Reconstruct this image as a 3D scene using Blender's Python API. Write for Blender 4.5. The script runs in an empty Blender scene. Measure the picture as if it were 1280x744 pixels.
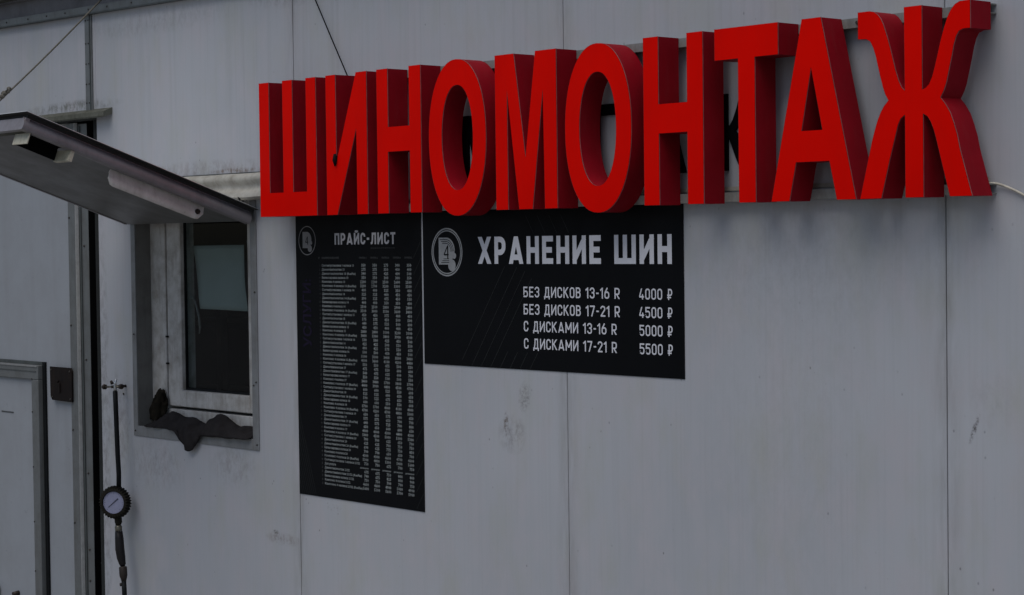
import bpy, bmesh, math, random
from mathutils import Vector, Matrix, noise
from mathutils.geometry import tessellate_polygon
random.seed(7)
R = math.radians
S = bpy.context.scene
COL = S.collection

# ------------------------------------------------------------------ camera
cam_d = bpy.data.cameras.new('camera')
cam = bpy.data.objects.new('camera', cam_d)
COL.objects.link(cam)
cam_d.sensor_width = 36.0
cam_d.lens = 36.0 * 2500 / 1280
cam_d.clip_start = 0.05
cam_d.clip_end = 1000
YAW, PITCH, ROLL = R(48.67), R(1.63), R(-0.714)
fw = Vector((-math.sin(YAW) * math.cos(PITCH), math.cos(YAW) * math.cos(PITCH), -math.sin(PITCH)))
rt = Vector((math.cos(YAW), math.sin(YAW), 0))
up = rt.cross(fw)
c_, s_ = math.cos(ROLL), math.sin(ROLL)
rt2 = rt * c_ + up * s_
up2 = up * c_ - rt * s_
m4 = Matrix((rt2, up2, -fw)).transposed().to_4x4()
m4.translation = Vector((3.7675, -3.4985, 1.6))
cam.matrix_world = m4
S.camera = cam

# ------------------------------------------------------------------ sky, sun, exposure
W = bpy.data.worlds.new('World')
S.world = W
W.use_nodes = True
nt = W.node_tree
bg = nt.nodes['Background']
sky = nt.nodes.new('ShaderNodeTexSky')
sky.sky_type = 'NISHITA'
sky.sun_disc = False
SUN_EL, SUN_AZ = R(64), R(160)      # azimuth clockwise from +Y
sky.sun_elevation = SUN_EL
sky.sun_rotation = SUN_AZ
sky.air_density = 1.0
sky.dust_density = 2.0
sky.ozone_density = 1.0
nt.links.new(sky.outputs[0], bg.inputs[0])
bg.inputs[1].default_value = 0.065
sl = bpy.data.lights.new('sun', 'SUN')
sl.energy = 1.45
sl.angle = R(55)
sl.color = (1.0, 0.97, 0.93)
so = bpy.data.objects.new('sun', sl)
COL.objects.link(so)
sd = Vector((math.sin(SUN_AZ) * math.cos(SUN_EL), math.cos(SUN_AZ) * math.cos(SUN_EL), math.sin(SUN_EL)))
so.rotation_euler = sd.to_track_quat('Z', 'Y').to_euler()
so.location = (-3, -6, 8)
S.view_settings.view_transform = 'Standard'
S.view_settings.look = 'None'
S.view_settings.exposure = 0.3
S.view_settings.gamma = 1.0


# ------------------------------------------------------------------ materials
# joints between the wall panels
SE = [-4.79, -3.60, -2.405, -1.1935, 0.0, 1.1865, 2.377]
class NT:
    def __init__(s, name):
        s.m = bpy.data.materials.new(name)
        s.m.use_nodes = True
        s.t = s.m.node_tree
        s.b = s.t.nodes['Principled BSDF']
        s.tc = s.t.nodes.new('ShaderNodeTexCoord').outputs['Object']

    def n(s, kind, **kw):
        nd = s.t.nodes.new(kind)
        for k, v in kw.items():
            setattr(nd, k, v)
        return nd

    def put(s, sock, v):
        if hasattr(v, 'links') or isinstance(v, bpy.types.NodeSocket):
            s.t.links.new(v, sock)
        else:
            sock.default_value = v

    def math(s, op, a, b=0.0, clamp=False):
        nd = s.n('ShaderNodeMath', operation=op, use_clamp=clamp)
        s.put(nd.inputs[0], a)
        s.put(nd.inputs[1], b)
        return nd.outputs[0]

    def mapping(s, scale=(1, 1, 1), loc=(0, 0, 0)):
        nd = s.n('ShaderNodeMapping')
        s.t.links.new(s.tc, nd.inputs[0])
        nd.inputs['Scale'].default_value = scale
        nd.inputs['Location'].default_value = loc
        return nd.outputs[0]

    def noise(s, scale=5, detail=3, rough=.5, vec=None):
        nd = s.n('ShaderNodeTexNoise')
        s.t.links.new(vec or s.tc, nd.inputs['Vector'])
        nd.inputs['Scale'].default_value = scale
        nd.inputs['Detail'].default_value = detail
        nd.inputs['Roughness'].default_value = rough
        return nd.outputs[0]

    def ramp(s, v, a, b, lo=0., hi=1.):
        nd = s.n('ShaderNodeMapRange')
        s.put(nd.inputs[0], v)
        for i, q in zip((1, 2, 3, 4), (a, b, lo, hi)):
            nd.inputs[i].default_value = q
        return nd.outputs[0]

    def mix(s, f, a, b):
        nd = s.n('ShaderNodeMix', data_type='RGBA')
        s.put(nd.inputs[0], f)
        for sock, q in ((nd.inputs[6], a), (nd.inputs[7], b)):
            if isinstance(q, tuple):
                sock.default_value = (*q, 1) if len(q) == 3 else q
            else:
                s.t.links.new(q, sock)
        return nd.outputs[2]

    def bump(s, h, strength=.2, dist=.002, normal=None):
        nd = s.n('ShaderNodeBump')
        s.put(nd.inputs['Height'], h)
        nd.inputs['Strength'].default_value = strength
        nd.inputs['Distance'].default_value = dist
        if normal is not None:
            s.t.links.new(normal, nd.inputs['Normal'])
        return nd.outputs[0]

    def fin(s, col, rough=.5, metal=0., bump=None, spec=.5):
        s.put(s.b.inputs['Base Color'], (*col, 1) if isinstance(col, tuple) and len(col) == 3 else col)
        s.put(s.b.inputs['Roughness'], rough)
        s.b.inputs['Metallic'].default_value = metal
        s.b.inputs['Specular IOR Level'].default_value = spec
        if bump is not None:
            s.t.links.new(bump, s.b.inputs['Normal'])
        return s.m


def grimy(name, base, dirt, amount=.35, scale=14, rough=.5, metal=0., spec=.5, streak=True, bmp=.15, speck=.5):
    k = NT(name)
    n1 = k.noise(scale, 6, .65)
    n2 = k.noise(1.0, 5, .6, k.mapping((scale * 3, scale * 3, scale * .35)))
    f = k.ramp(n1, .42, .78, 0, amount)
    col = k.mix(f, base, dirt)
    if streak:
        col = k.mix(k.ramp(n2, .5, .8, 0, amount * .8), col, dirt)
    n3 = k.noise(scale * 9, 3, .7)
    col = k.mix(k.ramp(n3, .66, .74, 0, speck), col, tuple(d * .4 for d in dirt))
    r = k.ramp(n1, .3, .8, rough - .08, rough + .15)
    return k.fin(col, r, metal, k.bump(k.noise(scale * 12, 3, .6), bmp, .001), spec)


def plain(name, col, rough=.5, metal=0., spec=.5, var=.15, scale=40):
    k = NT(name)
    c = k.mix(k.ramp(k.noise(scale, 4, .6), .3, .75), tuple(q * (1 + var) for q in col), tuple(q * (1 - var) for q in col))
    return k.fin(c, rough, metal, k.bump(k.noise(scale * 4, 2), .08, .0008), spec)


def wall_material():
    k = NT('painted_wall_sheet')
    sep = k.n('ShaderNodeSeparateXYZ')
    k.t.links.new(k.tc, sep.inputs[0])
    X, Z = sep.outputs[0], sep.outputs[2]
    base = (.400, .415, .448)
    col = k.mix(k.ramp(k.noise(1.3, 3, .5), .3, .7), base, (.345, .360, .392))
    # old paint wavers between blue grey, violet grey and green grey
    col = k.mix(k.ramp(k.noise(9, 5, .65, k.mapping((1, 1, .5), (3, 1, 2))), .46, .66, 0, .75), col, (.405, .395, .425))
    col = k.mix(k.ramp(k.noise(7, 5, .65, k.mapping((1, 1, .42), (9, 4, 7))), .50, .72, 0, .65), col, (.355, .365, .345))
    # dirt that gathers along the joints
    dj = None
    for sx_ in SE:
        q_ = k.math('ABSOLUTE', k.math('SUBTRACT', X, sx_))
        dj = q_ if dj is None else k.math('MINIMUM', dj, q_)
    jm = k.math('MULTIPLY', k.ramp(dj, .0, .05, 1, 0), k.ramp(k.noise(1, 4, .65, k.mapping((30, 30, 5), (1, 2, 3))), .38, .7))
    col = k.mix(k.math('MULTIPLY', jm, .5), col, (.17, .165, .15))
    # rain streaks that run down the sheet
    s1 = k.noise(1, 4, .6, k.mapping((38, 38, 1.1)))
    s2 = k.noise(1, 3, .55, k.mapping((120, 120, 1.6), (5, 0, 1)))
    top = k.ramp(Z, 1.2, 2.5, .25, 1)
    col = k.mix(k.math('MULTIPLY', k.ramp(s1, .52, .74, 0, .34), top), col, (.25, .26, .26))
    col = k.mix(k.ramp(s2, .5, .75, 0, .20), col, (.28, .295, .31))
    # fly specks and scuffs
    v = k.n('ShaderNodeTexVoronoi')
    k.t.links.new(k.mapping((26, 26, 20)), v.inputs['Vector'])
    v.inputs['Scale'].default_value = 1
    dots = k.ramp(v.outputs['Distance'], .035, .085, 1, 0)
    dots = k.math('MULTIPLY', dots, k.ramp(k.noise(3.1, 3, .6), .47, .60))
    col = k.mix(k.math('MULTIPLY', dots, .65), col, (.08, .08, .08))
    sc = k.noise(1, 5, .7, k.mapping((70, 70, 26), (2, 3, 4)))
    col = k.mix(k.ramp(sc, .70, .76, 0, .45), col, (.14, .14, .135))
    # single stains and darker patches: x, z, half width, half height, lean, strength, colour
    marks = [(-.241, 1.112, .009, .030, .05, 1., (.09, .06, .04)),
             (-.165, 1.187, .022, .036, .1, .65, (.12, .12, .12)),
             (-.215, 1.085, .050, .045, 0, .55, (.13, .12, .11)),
             (1.257, 1.192, .006, .030, .38, 1., (.07, .065, .06)),
             (1.30, 1.25, .06, .06, 0, .15, (.16, .16, .15)),
             (-1.285, .695, .080, .018, .0, .6, (.12, .09, .07)),
             (-1.324, .713, .016, .006, .0, 1., (.07, .06, .05)),
             (-1.02, .815, .03, .010, .4, .6, (.12, .11, .10)),
             (-2.02, .87, .16, .08, 0, .40, (.14, .13, .12)),
             (-1.55, .90, .12, .06, 0, .40, (.14, .13, .12)),
             (-1.70, 1.835, .45, .03, 0, .45, (.14, .12, .10)),
             (-1.52, 1.830, .12, .008, 0, .95, (.13, .08, .045)),
             (-2.35, .95, .035, .7, 0, .55, (.12, .12, .115)),
             (-2.25, 1.0, .07, .16, 0, .5, (.13, .11, .10)),
             (-2.55, 2.088, .30, .020, 0, .8, (.08, .08, .055)),
             (-1.20, 2.37, .22, .05, 0, .55, (.12, .12, .115)),  # darker patch at the top of the wall
             (-2.0, 2.34, .5, .04, 0, .30, (.15, .15, .14)),
             (.85, 1.56, .50, .14, 0, .10, (.16, .16, .155)),  # broad, faint darkening below the letters
             (.75, 1.25, .25, .5, 0, .10, (.2, .2, .195))]
    nz = k.noise(95, 5, .75)
    nb = k.noise(1, 7, .78, k.mapping((42, 42, 24)))
    for (mx, mz, hw, hh, lean, st, mc) in marks:
        dz = k.math('SUBTRACT', Z, mz)
        dx = k.math('SUBTRACT', X, mx)
        dx = k.math('ADD', dx, k.math('MULTIPLY', dz, -lean))
        d = k.math('ADD', k.math('POWER', k.math('ABSOLUTE', k.math('DIVIDE', dx, hw)), 2.0),
                   k.math('POWER', k.math('ABSOLUTE', k.math('DIVIDE', dz, hh)), 2.0))
        f = k.ramp(d, 0, 1.6, 1, 0)
        f = k.math('MULTIPLY', f, k.ramp(nz if hw < .03 else nb, .44, .60))
        col = k.mix(k.math('MULTIPLY', f, st, True), col, mc)
    fine = k.noise(1, 2, .5, k.mapping((260, 260, .5)))
    mid = k.noise(2.2, 3, .5)
    b1 = k.bump(mid, .25, .006)
    b2 = k.bump(fine, .28, .0012, b1)
    return k.fin(col, k.ramp(k.noise(8, 4), .3, .7, .42, .6), 0, b2, .35)


M = {}
M['wall'] = wall_material()
M['door'] = grimy('door_sheet', (.265, .285, .315), (.20, .205, .21), .45, 4, .5, 0, .3, bmp=.1, speck=.25)  # grey set darker to carry the dimmer light at the left end
M['core'] = plain('wall_core', (.03, .03, .03), .9)
M['trim'] = grimy('grey_metal_trim', (.135, .145, .15), (.07, .065, .055), .5, 18, .45, .25)
M['surround'] = grimy('grey_surround_sheet', (.185, .195, .205), (.09, .08, .07), .5, 18, .5, .1)
M['trim_dark'] = grimy('dark_metal_trim', (.065, .075, .075), (.03, .03, .03), .5, 18, .5, .2)
M['trim_light'] = grimy('light_frame_paint', (.21, .215, .22), (.10, .09, .075), .5, 18, .45)
M['cap'] = grimy('weathered_drip_sheet', (.10, .102, .085), (.03, .03, .018), .8, 16, .7, 0, .2)
M['gutter'] = grimy('stained_beige_sheet', (.36, .35, .31), (.11, .09, .06), .6, 17, .45)
M['pvc'] = grimy('dirty_window_plastic', (.49, .485, .475), (.16, .13, .095), .75, 17, .5, 0, .2, bmp=.2, speck=.8)
M['gap'] = plain('dark_gap_edge', (.022, .024, .024), .8, spec=.1)  # near-black tone for the strip beside the gap
M['reveal'] = grimy('reveal_sheet', (.14, .14, .135), (.05, .045, .04), .5, 15, .55)
M['fascia'] = grimy('fascia_sheet', (.125, .12, .135), (.06, .06, .06), .6, 8, .5, .2)
M['plate'] = grimy('brown_lock_plate', (.011, .009, .009), (.03, .022, .018), .5, 30, .6, 0, .06)
M['underside'] = grimy('shutter_underside', (.15, .15, .148), (.06, .06, .055), .55, 5, .45, .3, bmp=.05, speck=.15)
M['rim'] = grimy('shutter_rim', (.235, .220, .233), (.10, .09, .095), .5, 12, .42, .25)
M['rim_edge'] = plain('sheet_edge_highlight', (.62, .63, .63), .35, .3)  # pale tone paints the bright glint along sheet edges
M['strap'] = grimy('support_strap', (.66, .63, .60), (.22, .18, .14), .5, 16, .45)
M['bracket'] = grimy('cream_channel', (.50, .48, .38), (.14, .11, .06), .55, 30, .5)
M['rail'] = grimy('grey_sign_rail', (.26, .265, .25), (.07, .07, .06), .6, 25, .5, .3)
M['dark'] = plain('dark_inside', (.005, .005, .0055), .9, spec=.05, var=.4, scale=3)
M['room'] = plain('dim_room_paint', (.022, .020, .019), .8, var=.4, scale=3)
M['black_film'] = plain('black_film', (.004, .004, .005), .45, spec=.05)
M['poster'] = plain('black_poster_board', (.0045, .0050, .0062), .45, spec=.05, var=.25, scale=3)
M['poster_left'] = plain('black_poster_margin', (.010, .010, .014), .45, spec=.22)
M['ink_white'] = plain('white_print', (.62, .63, .68), .5, spec=.3, var=.05, scale=8)
M['ink_title'] = plain('grey_title_print', (.40, .40, .42), .5, spec=.3, var=.08, scale=8)
M['ink_logo'] = plain('grey_logo_print', (.26, .27, .28), .5, spec=.3)
M['ink_table'] = plain('grey_table_print', (.22, .24, .243), .5, spec=.3, var=.3, scale=20)
M['ink_faint'] = plain('faint_print', (.055, .058, .06), .5, spec=.3)
M['ink_logo_dim'] = plain('dim_logo_print', (.17, .17, .175), .5, spec=.2)
M['ink_ghost'] = plain('ghost_print', (.013, .010, .024), .6, spec=.05)
M['ink_line'] = plain('hairline_print', (.030, .033, .034), .6, spec=.05)
M['rubber'] = plain('black_rubber', (.006, .007, .008), .6, spec=.15, var=.4)
M['rubber_boot'] = plain('dusty_rubber_boot', (.012, .011, .008), .75, spec=.15, var=.5)
M['handle'] = plain('worn_black_handle', (.010, .009, .010), .5, spec=.2)
M['brass'] = plain('dull_brass', (.15, .14, .11), .4, .8)
M['rust'] = plain('brown_steel', (.032, .024, .020), .6, .5)
M['steel'] = plain('bright_steel', (.45, .46, .47), .3, .9)
M['dial'] = plain('pale_dial', (.25, .26, .37), .35, var=.06, scale=90)
M['needle'] = plain('dial_needle', (.03, .03, .05), .5)
M['cloth'] = grimy('oily_dark_cloth', (.025, .023, .024), (.009, .008, .008), .6, 30, .95, 0, .05, False, .6, .2)
M['paper'] = plain('sun_faded_paper', (.37, .415, .405), .8, var=.06, scale=7)
M['paper_blue'] = plain('blue_tinted_paper', (.28, .33, .345), .8, var=.06, scale=7)
M['cable'] = plain('dirty_white_cable', (.42, .40, .34), .5, var=.25, scale=60)
M['wire'] = plain('black_wire', (.006, .006, .007), .7, spec=.05)
M['rope'] = plain('old_rope', (.095, .088, .072), .85, var=.45, scale=200)
M['screw'] = plain('screw_head', (.05, .045, .04), .5, .5)
M['asphalt'] = grimy('dusty_concrete', (.22, .215, .205), (.13, .125, .12), .5, 3, .9, 0, .3, False)
M['roof'] = grimy('roof_sheet', (.12, .12, .125), (.06, .06, .06), .5, 3, .5, .3)


def red_face():
    k = NT('red_acrylic_face')
    n = k.noise(4, 3, .5)
    col = k.mix(k.ramp(n, .3, .7), (.70, .0030, .0003), (.60, .0024, .0003))
    dust = k.noise(1, 5, .65, k.mapping((60, 60, 9)))
    col = k.mix(k.ramp(dust, .5, .85, 0, .10), col, (.30, .012, .010))
    sp = k.noise(170, 2, .6)
    col = k.mix(k.ramp(sp, .72, .78, 0, .35), col, (.12, .004, .004))
    return k.fin(col, k.ramp(k.noise(9, 4), .3, .7, .36, .5), 0, k.bump(k.noise(7, 2), .05, .004), .025)


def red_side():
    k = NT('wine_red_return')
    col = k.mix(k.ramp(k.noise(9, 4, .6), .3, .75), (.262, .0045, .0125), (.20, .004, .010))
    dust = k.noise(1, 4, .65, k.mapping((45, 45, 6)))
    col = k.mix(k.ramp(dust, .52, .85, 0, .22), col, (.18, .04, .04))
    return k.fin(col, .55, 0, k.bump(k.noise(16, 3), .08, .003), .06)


M['red'] = red_face()
M['red_side'] = red_side()
M['edge'] = plain('pink_grey_edging', (.30, .12, .12), .4, spec=.4, var=.35, scale=50)


def glass_material():
    k = NT('dusty_window_glass')
    g = k.n('ShaderNodeBsdfGlossy')
    g.inputs['Roughness'].default_value = .03
    g.inputs['Color'].default_value = (.62, .64, .66, 1)
    tr = k.n('ShaderNodeBsdfTransparent')
    tr.inputs['Color'].default_value = (.80, .84, .84, 1)
    fr = k.n('ShaderNodeFresnel')
    fr.inputs['IOR'].default_value = 1.32
    mx = k.n('ShaderNodeMixShader')
    geo = k.n('ShaderNodeNewGeometry')
    k.put(mx.inputs[0], k.math('MULTIPLY', fr.outputs[0], k.math('SUBTRACT', 1.0, geo.outputs['Backfacing'])))
    k.t.links.new(tr.outputs[0], mx.inputs[1])
    k.t.links.new(g.outputs[0], mx.inputs[2])
    df = k.n('ShaderNodeBsdfDiffuse')
    df.inputs['Color'].default_value = (.2, .19, .17, 1)
    m2 = k.n('ShaderNodeMixShader')
    k.put(m2.inputs[0], k.ramp(k.noise(9, 5, .7), .4, .9, .0, .035))
    k.t.links.new(mx.outputs[0], m2.inputs[1])
    k.t.links.new(df.outputs[0], m2.inputs[2])
    out = k.t.nodes['Material Output']
    k.t.links.new(m2.outputs[0], out.inputs[0])
    return k.m


M['glass'] = glass_material()

# ------------------------------------------------------------------ object helpers
BASE = {}


def wloc(o):
    v = Vector((0, 0, 0))
    while o is not None:
        v += o.location
        o = o.parent
    return v


def tag(o, label=None, cat=None, group=None, kind=None):
    for k, v in (('label', label), ('category', cat), ('group', group), ('kind', kind)):
        if v:
            o[k] = v
    return o


def thing(name, loc, label, cat, group=None):
    o = bpy.data.objects.new(name, None)
    COL.objects.link(o)
    o.empty_display_size = .05
    o.location = loc
    return tag(o, label, cat, group)


class MB:
    """collects shapes in world coordinates and links them as one mesh object"""

    def __init__(s):
        s.bm = bmesh.new()

    def verts(s, pts):
        return [s.bm.verts.new(p) for p in pts]

    def face(s, vs):
        try:
            return s.bm.faces.new(vs)
        except ValueError:
            return None

    def box(s, x0, x1, y0, y1, z0, z1, bev=0, seg=1):
        b = bmesh.new()
        v = [b.verts.new((x, y, z)) for x in (x0, x1) for y in (y0, y1) for z in (z0, z1)]
        for f in ((0, 1, 3, 2), (4, 6, 7, 5), (0, 4, 5, 1), (2, 3, 7, 6), (0, 2, 6, 4), (1, 5, 7, 3)):
            b.faces.new([v[i] for i in f])
        if bev:
            bmesh.ops.bevel(b, geom=list(b.edges), offset=bev, segments=seg, affect='EDGES', profile=.6)
        s.add(b)
        return s

    def add(s, b, mat=None):
        if mat is not None:
            bmesh.ops.transform(b, matrix=mat, verts=b.verts)
        mp = {}
        for v in b.verts:
            mp[v.index if v.index >= 0 else id(v)] = None
        b.verts.index_update()
        nv = [s.bm.verts.new(v.co) for v in b.verts]
        for f in b.faces:
            nf = s.face([nv[v.index] for v in f.verts])
            if nf:
                nf.smooth = f.smooth
        b.free()
        return s

    def tube(s, pts, r, seg=10, smooth=True, cap=True):
        """tube through points; r a number or a list of radii"""
        pts = [Vector(p) for p in pts]
        rs = r if isinstance(r, (list, tuple)) else [r] * len(pts)
        rings = []
        nrm = None
        for i, p in enumerate(pts):
            if i == 0:
                t = pts[1] - p
            elif i == len(pts) - 1:
                t = p - pts[i - 1]
            else:
                t = (pts[i + 1] - p).normalized() + (p - pts[i - 1]).normalized()
            t.normalize()
            if nrm is None:
                a = Vector((0, 0, 1)) if abs(t.z) < .9 else Vector((1, 0, 0))
                nrm = t.cross(a).normalized()
            else:
                nrm = (nrm - t * nrm.dot(t)).normalized()
            bn = t.cross(nrm)
            rings.append([s.bm.verts.new(p + (nrm * math.cos(2 * math.pi * k / seg) + bn * math.sin(2 * math.pi * k / seg)) * rs[i]) for k in range(seg)])
        for a, b in zip(rings, rings[1:]):
            for k in range(seg):
                f = s.face([a[k], a[(k + 1) % seg], b[(k + 1) % seg], b[k]])
                if f:
                    f.smooth = smooth
        if cap:
            s.face(rings[0][::-1])
            s.face(rings[-1])
        return s

    def prism(s, poly, p0, p1, smooth_deg=0):
        """poly: points (3d) at start; extruded by vector p1-p0"""
        d = Vector(p1) - Vector(p0)
        a = s.verts([Vector(p) for p in poly])
        b = s.verts([Vector(p) + d for p in poly])
        n = len(poly)
        for i in range(n):
            s.face([a[i], a[(i + 1) % n], b[(i + 1) % n], b[i]])
        s.face(a[::-1])
        s.face(b)
        return s

    def build(s, name, mat, parent=None, label=None, sharp=None):
        bm = s.bm
        bmesh.ops.recalc_face_normals(bm, faces=bm.faces)
        off = wloc(parent)
        bmesh.ops.translate(bm, vec=-off, verts=bm.verts)
        if sharp is not None:
            for f in bm.faces:
                f.smooth = True
            for e in bm.edges:
                if len(e.link_faces) == 2:
                    e.smooth = e.calc_face_angle(0) < R(sharp)
        me = bpy.data.meshes.new(name)
        bm.to_mesh(me)
        bm.free()
        me.materials.append(mat)
        o = bpy.data.objects.new(name, me)
        COL.objects.link(o)
        o.parent = parent
        if label:
            o['label'] = label
        return o


def bx(name, mat, parent, x0, x1, y0, y1, z0, z1, bev=0, label=None):
    return MB().box(x0, x1, y0, y1, z0, z1, bev).build(name, mat, parent, label)


def holed(x0, x1, z0, z1, y0, y1, hole=None):
    """slab with one rectangular hole, proper faces all round"""
    m = MB()
    if not hole:
        return m.box(x0, x1, y0, y1, z0, z1, .0012)
    a0, a1, c0, c1 = hole
    o = [(x0, z0), (x1, z0), (x1, z1), (x0, z1)]
    h = [(a0, c0), (a1, c0), (a1, c1), (a0, c1)]
    r = []
    for y in (y0, y1):
        r.append((m.verts([(x, y, z) for x, z in o]), m.verts([(x, y, z) for x, z in h])))
    for O, H in r:
        for i in range(4):
            m.face([O[i], O[(i + 1) % 4], H[(i + 1) % 4], H[i]])
    for q in (0, 1):
        A, B = r[0][q], r[1][q]
        for i in range(4):
            m.face([A[i], A[(i + 1) % 4], B[(i + 1) % 4], B[i]])
    return m


# ------------------------------------------------------------------ ground
g = MB()
v = g.verts([(-150, -150, 0), (150, -150, 0), (150, 150, 0), (-150, 150, 0)])
g.face(v)
gr = g.build('ground', M['asphalt'])
tag(gr, kind='structure')

# ------------------------------------------------------------------ building
K = thing('kiosk', (0, 0, 0), 'grey white metal workshop kiosk with a small window and a door', 'building')
T = .08
ZT = 2.52
g = .0013
# plain panels
for i in (3, 4, 5):
    holed(SE[i] + g, SE[i + 1] - g, .02, ZT, 0, T).build('wall_panel', M['wall'], K)
holed(SE[0] + g, SE[1] - g, .02, ZT, 0, T).build('wall_panel', M['wall'], K)
WX0, WX1, WZ0, WZ1 = -2.126, -1.432, .988, 1.800
holed(-2.37, SE[3] - g, .02, ZT, 0, T, (WX0, WX1, WZ0, WZ1)).build('wall_panel', M['wall'], K, 'wall panel with the window opening')
MB().box(-2.405, -2.3715, 0, T, 2.045, ZT).build('wall_panel', M['wall'], K)
bx('wall_panel', M['wall'], K, SE[1] + g, -2.4065, 0, T, 2.062, ZT)
# hidden core closes the joints
bx('joint_backing', M['core'], K, SE[3] - .03, SE[6], T + .001, T + .006, .02, ZT)
bx('joint_backing', M['core'], K, SE[0], SE[1] + .05, T + .001, T + .006, .02, ZT)
# other walls, floor and roof
bx('side_wall', M['wall'], K, 2.379, 2.46, 0, 2.6, .02, ZT)
bx('side_wall', M['wall'], K, -4.87, -4.792, 0, 2.6, .02, ZT)
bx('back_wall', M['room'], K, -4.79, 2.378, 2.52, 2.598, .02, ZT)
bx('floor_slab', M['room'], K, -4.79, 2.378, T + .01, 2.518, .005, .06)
bx('roof_slab', M['roof'], K, -4.95, 2.55, -.10, 2.70, ZT + .002, ZT + .06)
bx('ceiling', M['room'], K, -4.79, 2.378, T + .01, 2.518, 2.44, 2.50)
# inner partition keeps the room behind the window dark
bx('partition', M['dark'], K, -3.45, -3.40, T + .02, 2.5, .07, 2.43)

# fascia under the roof edge, falls a little to the right
def sloped(x0, x1, z0a, z1a, y0, y1, slope=-.0146):
    m = MB()
    d = slope * (x1 - x0)
    p = [(x0, y0, z0a), (x0, y0, z1a), (x0, y1, z1a), (x0, y1, z0a)]
    q = [(x1, y0, z0a + d), (x1, y0, z1a + d), (x1, y1, z1a + d), (x1, y1, z0a + d)]
    a, b = m.verts(p), m.verts(q)
    for i in range(4):
        m.face([a[i], a[(i + 1) % 4], b[(i + 1) % 4], b[i]])
    m.face(a[::-1]); m.face(b)
    return m


Z0 = 2.4125
sloped(-4.8, 2.38, Z0 + .025, Z0 + .051, -.010, -.001).build('fascia_strip', M['fascia'], K)
f1 = sloped(-4.8, 2.38, Z0 + .052, Z0 + .107, -.006, -.001).build('fascia', M['fascia'], K)
# angle strip with rivets
st = sloped(-3.5, 2.38, Z0 + .006, Z0 + .030, -.016, -.0105).build('edge_angle', M['trim'], K)
lip = sloped(-3.5, 2.38, Z0 + .0015, Z0 + .0055, -.022, -.001).build('edge_lip', M['trim_dark'], K)
rvo = None
for i in range(26):
    x = -3.4 + i * .145 + random.uniform(-.02, .02)
    z = Z0 + .018 - .0146 * (x + 3.5)
    if rvo is None:
        rvo = MB().tube([(0, -.0155, 0), (0, -.0185, 0)], [.0035, .0025], 8).build('rivet', M['screw'], st)
        rc = rvo
    else:
        rc = rvo.copy()
        COL.objects.link(rc)
        rc.parent = st
    rc.location = (x, 0, z)
MB().box(-4.9, 2.5, -.055, -.012, 2.497, 2.513, .003).build('roof_lip', M['cap'], K)

# upright cover strip above the door
cs = bx('cover_strip', M['trim'], K, -2.432, -2.388, -.006, -.0005, 2.068, Z0 - .010, .0012)
bx('cover_rib', M['trim_dark'], cs, -2.399, -2.394, -.0085, -.0062, 2.07, Z0 - .012)
for z in (2.095, 2.16, 2.23, 2.30, 2.38):
    for x in (-2.424, -2.405):
        MB().tube([(x, -.006, z), (x, -.009, z)], [.003, .002], 8).build('screw', M['screw'], cs)
# drip cap over the door
m = MB()
x0, x1 = -3.62, -2.262
prof = [(-.0005, 2.072), (-.0005, 2.050), (-.034, 2.038), (-.036, 2.043), (-.034, 2.058)]
a = m.verts([(x0, y, z) for y, z in prof]); b = m.verts([(x1, y, z) for y, z in prof])
for i in range(5):
    m.face([a[i], a[(i + 1) % 5], b[(i + 1) % 5], b[i]])
m.face(a[::-1]); m.face(b)
m.build('drip_cap', M['cap'], K)

# ---- door, its post and the dark gap beside it
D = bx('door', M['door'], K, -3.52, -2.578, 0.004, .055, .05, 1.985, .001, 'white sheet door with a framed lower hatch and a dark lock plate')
tr = bx('door_trim', M['trim'], D, -2.577, -2.527, -.004, .06, .05, 2.032, .0015)
bx('trim_highlight', M['rim_edge'], tr, -2.5268, -2.5258, -.0035, .010, .05, 2.032)  # bright strip drawing the highlight down the trim corner
tp = bx('transom_pane', M['trim_light'], D, -3.52, -2.578, .006, .05, 1.986, 2.034)
for z in (.35, .62, .95, 1.32, 1.70, 1.9):
    MB().tube([(-2.567, -.004, z), (-2.567, -.0075, z)], [.004, .003], 8).build('screw', M['screw'], tr)
post = bx('door_post', M['trim'], K, -2.524, -2.463, .012, .07, .05, 2.028, .0015)
bx('post_face', M['trim_dark'], post, -2.518, -2.508, .008, .0118, .05, 2.02)
for z in (.42, .53, .80, 1.2, 1.6):
    MB().tube([(-2.492, .012, z), (-2.492, .008, z)], [.004, .003], 8).build('screw', M['screw'], post)
bx('gap_shade', M['dark'], K, -2.4628, -2.4600, .013, .1175, .05, 2.03)  # near-black sheet that puts shade on the side of the post
bx('gap_back', M['dark'], K, -2.4625, -2.40, .118, .122, .05, 2.03)
bx('door_header', M['trim_dark'], K, -3.55, -2.374, .006, .075, 2.0365, 2.0445)
bx('gap_side', M['gap'], K, -2.402, -2.372, .004, .12, .05, 2.035, .001)
bx('hinge_plate', M['trim_dark'], K, -2.455, -2.44, .05, .09, 1.11, 1.17)
bx('hinge_plate', M['steel'], K, -2.448, -2.444, .03, .033, .484, .489)
tl = MB().tube([(-2.70, -.012, 2.030), (-2.67, -.014, 2.040), (-2.635, -.014, 2.046), (-2.60, -.012, 2.046)], [.004, .005, .005, .002], 8).build('white_arc', M['ink_white'], D)  # small white arc near the top of the door
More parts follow.
